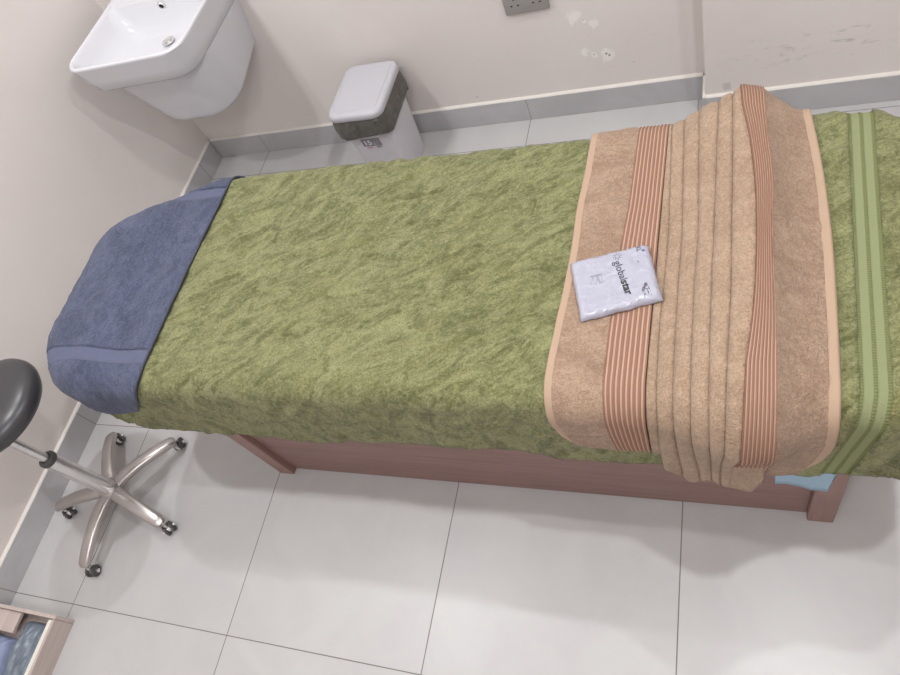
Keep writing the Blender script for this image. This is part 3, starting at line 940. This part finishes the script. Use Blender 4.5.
# ------------------------------------------------------------------ double wall socket
sk = empty('wall_socket', (1.5555, .012, .486), 0, 'grey double electrical wall socket on the back wall', 'socket')
bm = bmesh.new(); add_box(bm, (-.073, -.0125, -.043), (.073, -.0005, .043), .004, 3)
pl = bm_obj('face_plate', bm, M_plate, sk, angle=30)
for cx in (-.036, .036):
    for (x, z, w, h) in ((0, .010, .004, .008), (-.011, -.0125, .0065, .004), (.011, -.0125, .0065, .004)):
        bm = bmesh.new(); add_box(bm, (cx+x-w/2, -.0131, z-h/2), (cx+x+w/2, -.0122, z+h/2)); bm_obj('pin_slot', bm, M_dark, pl, smooth=False, angle=None)
    bm = bmesh.new(); add_box(bm, (cx-.006+(.018 if cx > 0 else -.018), -.0155, .020), (cx+.006+(.018 if cx > 0 else -.018), -.012, .036), .0015); bm_obj('rocker_switch', bm, M_plate, pl)

# ------------------------------------------------------------------ swivel stool
HX, HY = .303, -1.588
so = empty('swivel_stool', (HX, HY, 0), 0, 'round black padded stool on a chrome gas lift with five castor legs', 'stool')
foot = [(.181, -1.413), (.448, -1.407), (.519, -1.653), (.314, -1.815), (.079, -1.639)]
bm = bmesh.new()
add_lathe(bm, [(.0, .060), (.028, .060), (.036, .066), (.040, .085), (.036, .100), (.029, .108), (.0, .108)], 40)
bm_obj('base_hub', bm, M_base, so)
angs = [math.atan2(y-HY, x-HX) for x, y in foot]
a0 = sum(((a-angs[0]) % (2*PI)) - (-(2*PI/5)*i) % (2*PI) for i, a in enumerate(angs))/5 + angs[0]
a0 = angs[0] + sum((((angs[i]-(angs[0]-2*PI/5*i))+PI) % (2*PI))-PI for i in range(5))/5
for i in range(5):
    a = a0 - 2*PI/5*i; d = Vector((math.cos(a), math.sin(a), 0)); side = Vector((-d.y, d.x, 0))
    R_ = .232
    prof = [(.02, .086), (.06, .092), (.11, .090), (.155, .083), (.19, .074), (.215, .066), (.232, .060), (.242, .055)]
    bm = bmesh.new()
    def sec(k, t):
        w = .0235*(1-t)+.0195*t; h = .015*(1-t)+.012*t
        if k == len(prof)-1: w *= .7; h *= .7
        return [(w*math.copysign(abs(math.cos(q))**.75, math.cos(q)), h*math.copysign(abs(math.sin(q))**.75, math.sin(q))) for q in [2*PI*j/20 for j in range(20)]]
    sweep(bm, [d*r+Vector((0, 0, z)) for r, z in prof], sec)
    arm = bm_obj('base_leg', bm, M_base, so, angle=60)
    # castor, free to swivel
    cv = (.4, 1.2, -.3, .2, 2.2)[i] + a
    cd = Vector((math.cos(cv), math.sin(cv), 0)); cs = Vector((-cd.y, cd.x, 0))
    cc = d*R_ + cd*.012 + Vector((0, 0, .0190))
    rotz = Matrix.Translation(cc) @ Matrix.Rotation(cv, 4, 'Z') @ Matrix.Rotation(PI/2, 4, 'X')
    bm = bmesh.new()
    for off in (-.0105, .0105):
        add_lathe(bm, [(.007, -.005), (.015, -.005), (.0190, -.003), (.0190, .003), (.015, .005), (.007, .005)], 28, rotz @ Matrix.Translation((0, 0, off)), closed=True)
    cas = bm_obj('castor_wheel', bm, M_black, arm)
    bm = bmesh.new()
    add_lathe(bm, [(.011, -.0052), (.011, .0052)], 16, rotz)
    add_lathe(bm, [(.0065, -.022), (.0065, .022)], 14, rotz)
    add_lathe(bm, [(.0055, .02), (.0055, .058)], 12, Mx(d*R_))
    add_box(bm, (-.014, -.0052, .018), (.016, .0052, .044), .004, 2, Matrix.Translation(d*R_) @ Matrix.Rotation(cv, 4, 'Z'))
    bm_obj('castor_fork', bm, M_chrome, cas)
bm = bmesh.new(); add_lathe(bm, [(0, .1), (.0250, .1), (.0250, .335), (.024, .342), (0, .342)], 36)
bm_obj('gas_cylinder', bm, M_chrome, so)
bm = bmesh.new(); add_lathe(bm, [(.0165, .340), (.025, .340), (.0268, .343), (.0268, .352), (.025, .355), (.0165, .358)], 36, closed=True)
bm_obj('collar_ring', bm, M_black, so)
bm = bmesh.new(); add_lathe(bm, [(0, .33), (.0135, .33), (.0135, .525), (0, .525)], 28)
bm_obj('piston_rod', bm, M_chrome, so)
SCX, SCY, SR = .006, .048, .152
bm = bmesh.new()
prof = [(0, .525), (.10, .525), (SR-.03, .530), (SR-.010, .540), (SR-.001, .556), (SR, .568), (SR-.005, .582), (SR-.018, .594), (SR-.04, .602), (.08, .606), (0, .607)]
add_lathe(bm, prof, 64, Mx((SCX, SCY+.006, .018)))
seat = bm_obj('seat', bm, M_seat, so, angle=60)
bm = bmesh.new(); add_box(bm, (-.05, -.04, .524), (.05, .06, .5425), .004); bm_obj('seat_plate', bm, M_black, seat)
bm = bmesh.new(); sweep(bm, [Vector((-.02, .03, .530)), Vector((-.06, .10, .526)), Vector((-.08, .13, .520))], lambda i, t: circ(.004, 10)); bm_obj('height_lever', bm, M_chrome, seat)

# ------------------------------------------------------------------ open wooden tray on the floor by the left wall
tr = empty('wooden_tray_box', (.1515, -2.22, 0), 0, 'pale wood open storage box on the floor against the left wall', 'storage box')
TO = Vector((.1515, -2.22, 0)); th = .075
def trp(name, lo, hi, mat=M_tray, bev=.0015):
    bm = bmesh.new(); add_box(bm, Vector(lo)-TO, Vector(hi)-TO, bev); return bm_obj(name, bm, mat, tr, smooth=False, angle=None)
trp('bottom_board', (.012, -2.46, .001), (.283, -1.989, .012))
trp('side_board', (.008, -1.989, 0), (.293, -1.978, th))
trp('side_board', (.008, -2.472, 0), (.293, -2.4605, th))
trp('end_board', (.2835, -2.46, 0), (.293, -1.9895, th))
trp('end_board', (.008, -2.46, 0), (.0115, -1.9895, th))
trp('white_liner', (.264, -2.455, .0125), (.2825, -1.992, th-.004), M_white_card, .004)
trp('inner_ledge', (.012, -2.05, .05), (.135, -1.9895, .062), M_tray)
def blob(name, cx, cy, rx, ry, z0, hz, mat, seed, amp, label, cat, nn=40):
    V = []; F = []
    for i in range(nn+1):
        for j in range(nn+1):
            a, b = i/nn*2-1, j/nn*2-1
            e = max(abs(a), abs(b)); m = (1-e**6)**.5 if e < 1 else 0
            x = cx+rx*a*(1+.05*noise.noise(Vector((b*2, seed, 0)))); y = cy+ry*b*(1+.05*noise.noise(Vector((a*2, seed, 4))))
            z = z0 + hz*m*(1+amp*fbm(a*1.6+seed, b*1.6, seed)+.35*amp*abs(fbm(a*5, b*5+seed, 2)))
            V.append(Vector((x, y, z)))
    n = (nn+1)**2
    for i in range(nn+1):
        for j in range(nn+1):
            p = V[i*(nn+1)+j]; V.append(Vector((p.x, p.y, z0-.0004)))
    I = lambda i, j: i*(nn+1)+j
    for i in range(nn):
        for j in range(nn):
            F.append((I(i, j), I(i+1, j), I(i+1, j+1), I(i, j+1))); F.append((n+I(i, j), n+I(i, j+1), n+I(i+1, j+1), n+I(i+1, j)))
        F.append((I(i, 0), n+I(i, 0), n+I(i+1, 0), I(i+1, 0))); F.append((I(i, nn), I(i+1, nn), n+I(i+1, nn), n+I(i, nn)))
        F.append((I(0, i), I(0, i+1), n+I(0, i+1), n+I(0, i))); F.append((I(nn, i), n+I(nn, i), n+I(nn, i+1), I(nn, i+1)))
    return tag(mesh_obj(name, V, F, mat), label, cat)
blob('plastic_bag', .198, -2.15, .062, .145, .0135, .036, M_greyfab, 3.1, .5, 'dark slate plastic bag inside the pale wood box', 'bag')
blob('folded_cloth', .075, -2.17, .055, .11, .0135, .045, M_bluefab, 7.7, .5, 'light blue folded cloth inside the pale wood box by the wall', 'cloth')

# ------------------------------------------------------------------ lights
def downlight(x, y, e, lab, r=.045, size=.075):
    o = empty('ceiling_downlight', (x, y, H), 0, lab, 'ceiling light', 'recessed downlights above the room')
    bm = bmesh.new(); add_lathe(bm, [(r, 0), (r+.018, 0), (r+.016, -.006), (r+.004, -.009), (r, -.006)], 40, closed=True); bm_obj('trim_ring', bm, M_ceramic, o)
    k = NT('lamp_diffuser'); k.color((1, 1, 1, 1)); k.b.inputs['Emission Color'].default_value = (1, .97, .93, 1); k.b.inputs['Emission Strength'].default_value = 6
    bm = bmesh.new(); add_lathe(bm, [(0, -.002), (r-.001, -.002), (r-.001, -.0045), (0, -.0045)], 40); bm_obj('diffuser', bm, k.m, o)
    ld = bpy.data.lights.new('lamp', 'AREA'); ld.shape = 'DISK'; ld.size = size; ld.energy = e; ld.color = (.965, .985, 1)
    lo = bpy.data.objects.new('lamp', ld); COL.objects.link(lo); lo.parent = o; lo.location = (0, 0, -.012)
LG = 'round white recessed ceiling downlight, out of the photo above the table'
downlight(.56, -1.48, 16, LG)
downlight(.42, -.66, 14, LG)
downlight(2.48, -1.42, 18, LG)
downlight(2.52, -.72, 13, LG)
cp = empty('added_fill_panel', (1.9, -2.72, H), 0, 'square flat fill light panel added on the ceiling, unseen behind the camera', 'ceiling light')  # added fill light, no such lamp known here; lifts the walls and cloth fronts
bm = bmesh.new(); add_box(bm, (-.31, -.31, -.014), (.31, .31, -.0005), .003); bm_obj('fill_panel_frame', bm, M_ceramic, cp)
kk = NT('fill_panel_diffuser'); kk.color((1, 1, 1, 1)); kk.b.inputs['Emission Color'].default_value = (1, .99, .98, 1); kk.b.inputs['Emission Strength'].default_value = 4
bm = bmesh.new(); add_box(bm, (-.285, -.285, -.0165), (.285, .285, -.0145)); bm_obj('diffuser', bm, kk.m, cp, smooth=False, angle=None)
pd_ = bpy.data.lights.new('lamp', 'AREA'); pd_.shape = 'SQUARE'; pd_.size = .56; pd_.energy = 21; pd_.color = (.97, .96, 1)
po = bpy.data.objects.new('lamp', pd_); COL.objects.link(po); po.parent = cp; po.location = (0, 0, -.019)
w = bpy.data.worlds.new('World'); SC.world = w; w.use_nodes = True
w.node_tree.nodes['Background'].inputs[0].default_value = (.9, .92, 1, 1)
w.node_tree.nodes['Background'].inputs[1].default_value = .5

# ------------------------------------------------------------------ camera
cd = bpy.data.cameras.new('camera'); cd.sensor_width = 36; cd.lens = 696.865/900*36; cd.clip_start = .05
cam = bpy.data.objects.new('camera', cd); COL.objects.link(cam)
cam.location = (2.18154, -2.01833, 1.77928); cam.rotation_euler = (.5716, .33241, .20829)
SC.camera = cam
SC.view_settings.view_transform = 'Standard'; SC.view_settings.look = 'None'; SC.view_settings.gamma = 1; SC.view_settings.use_curve_mapping = False
SC.view_settings.exposure = 0.06
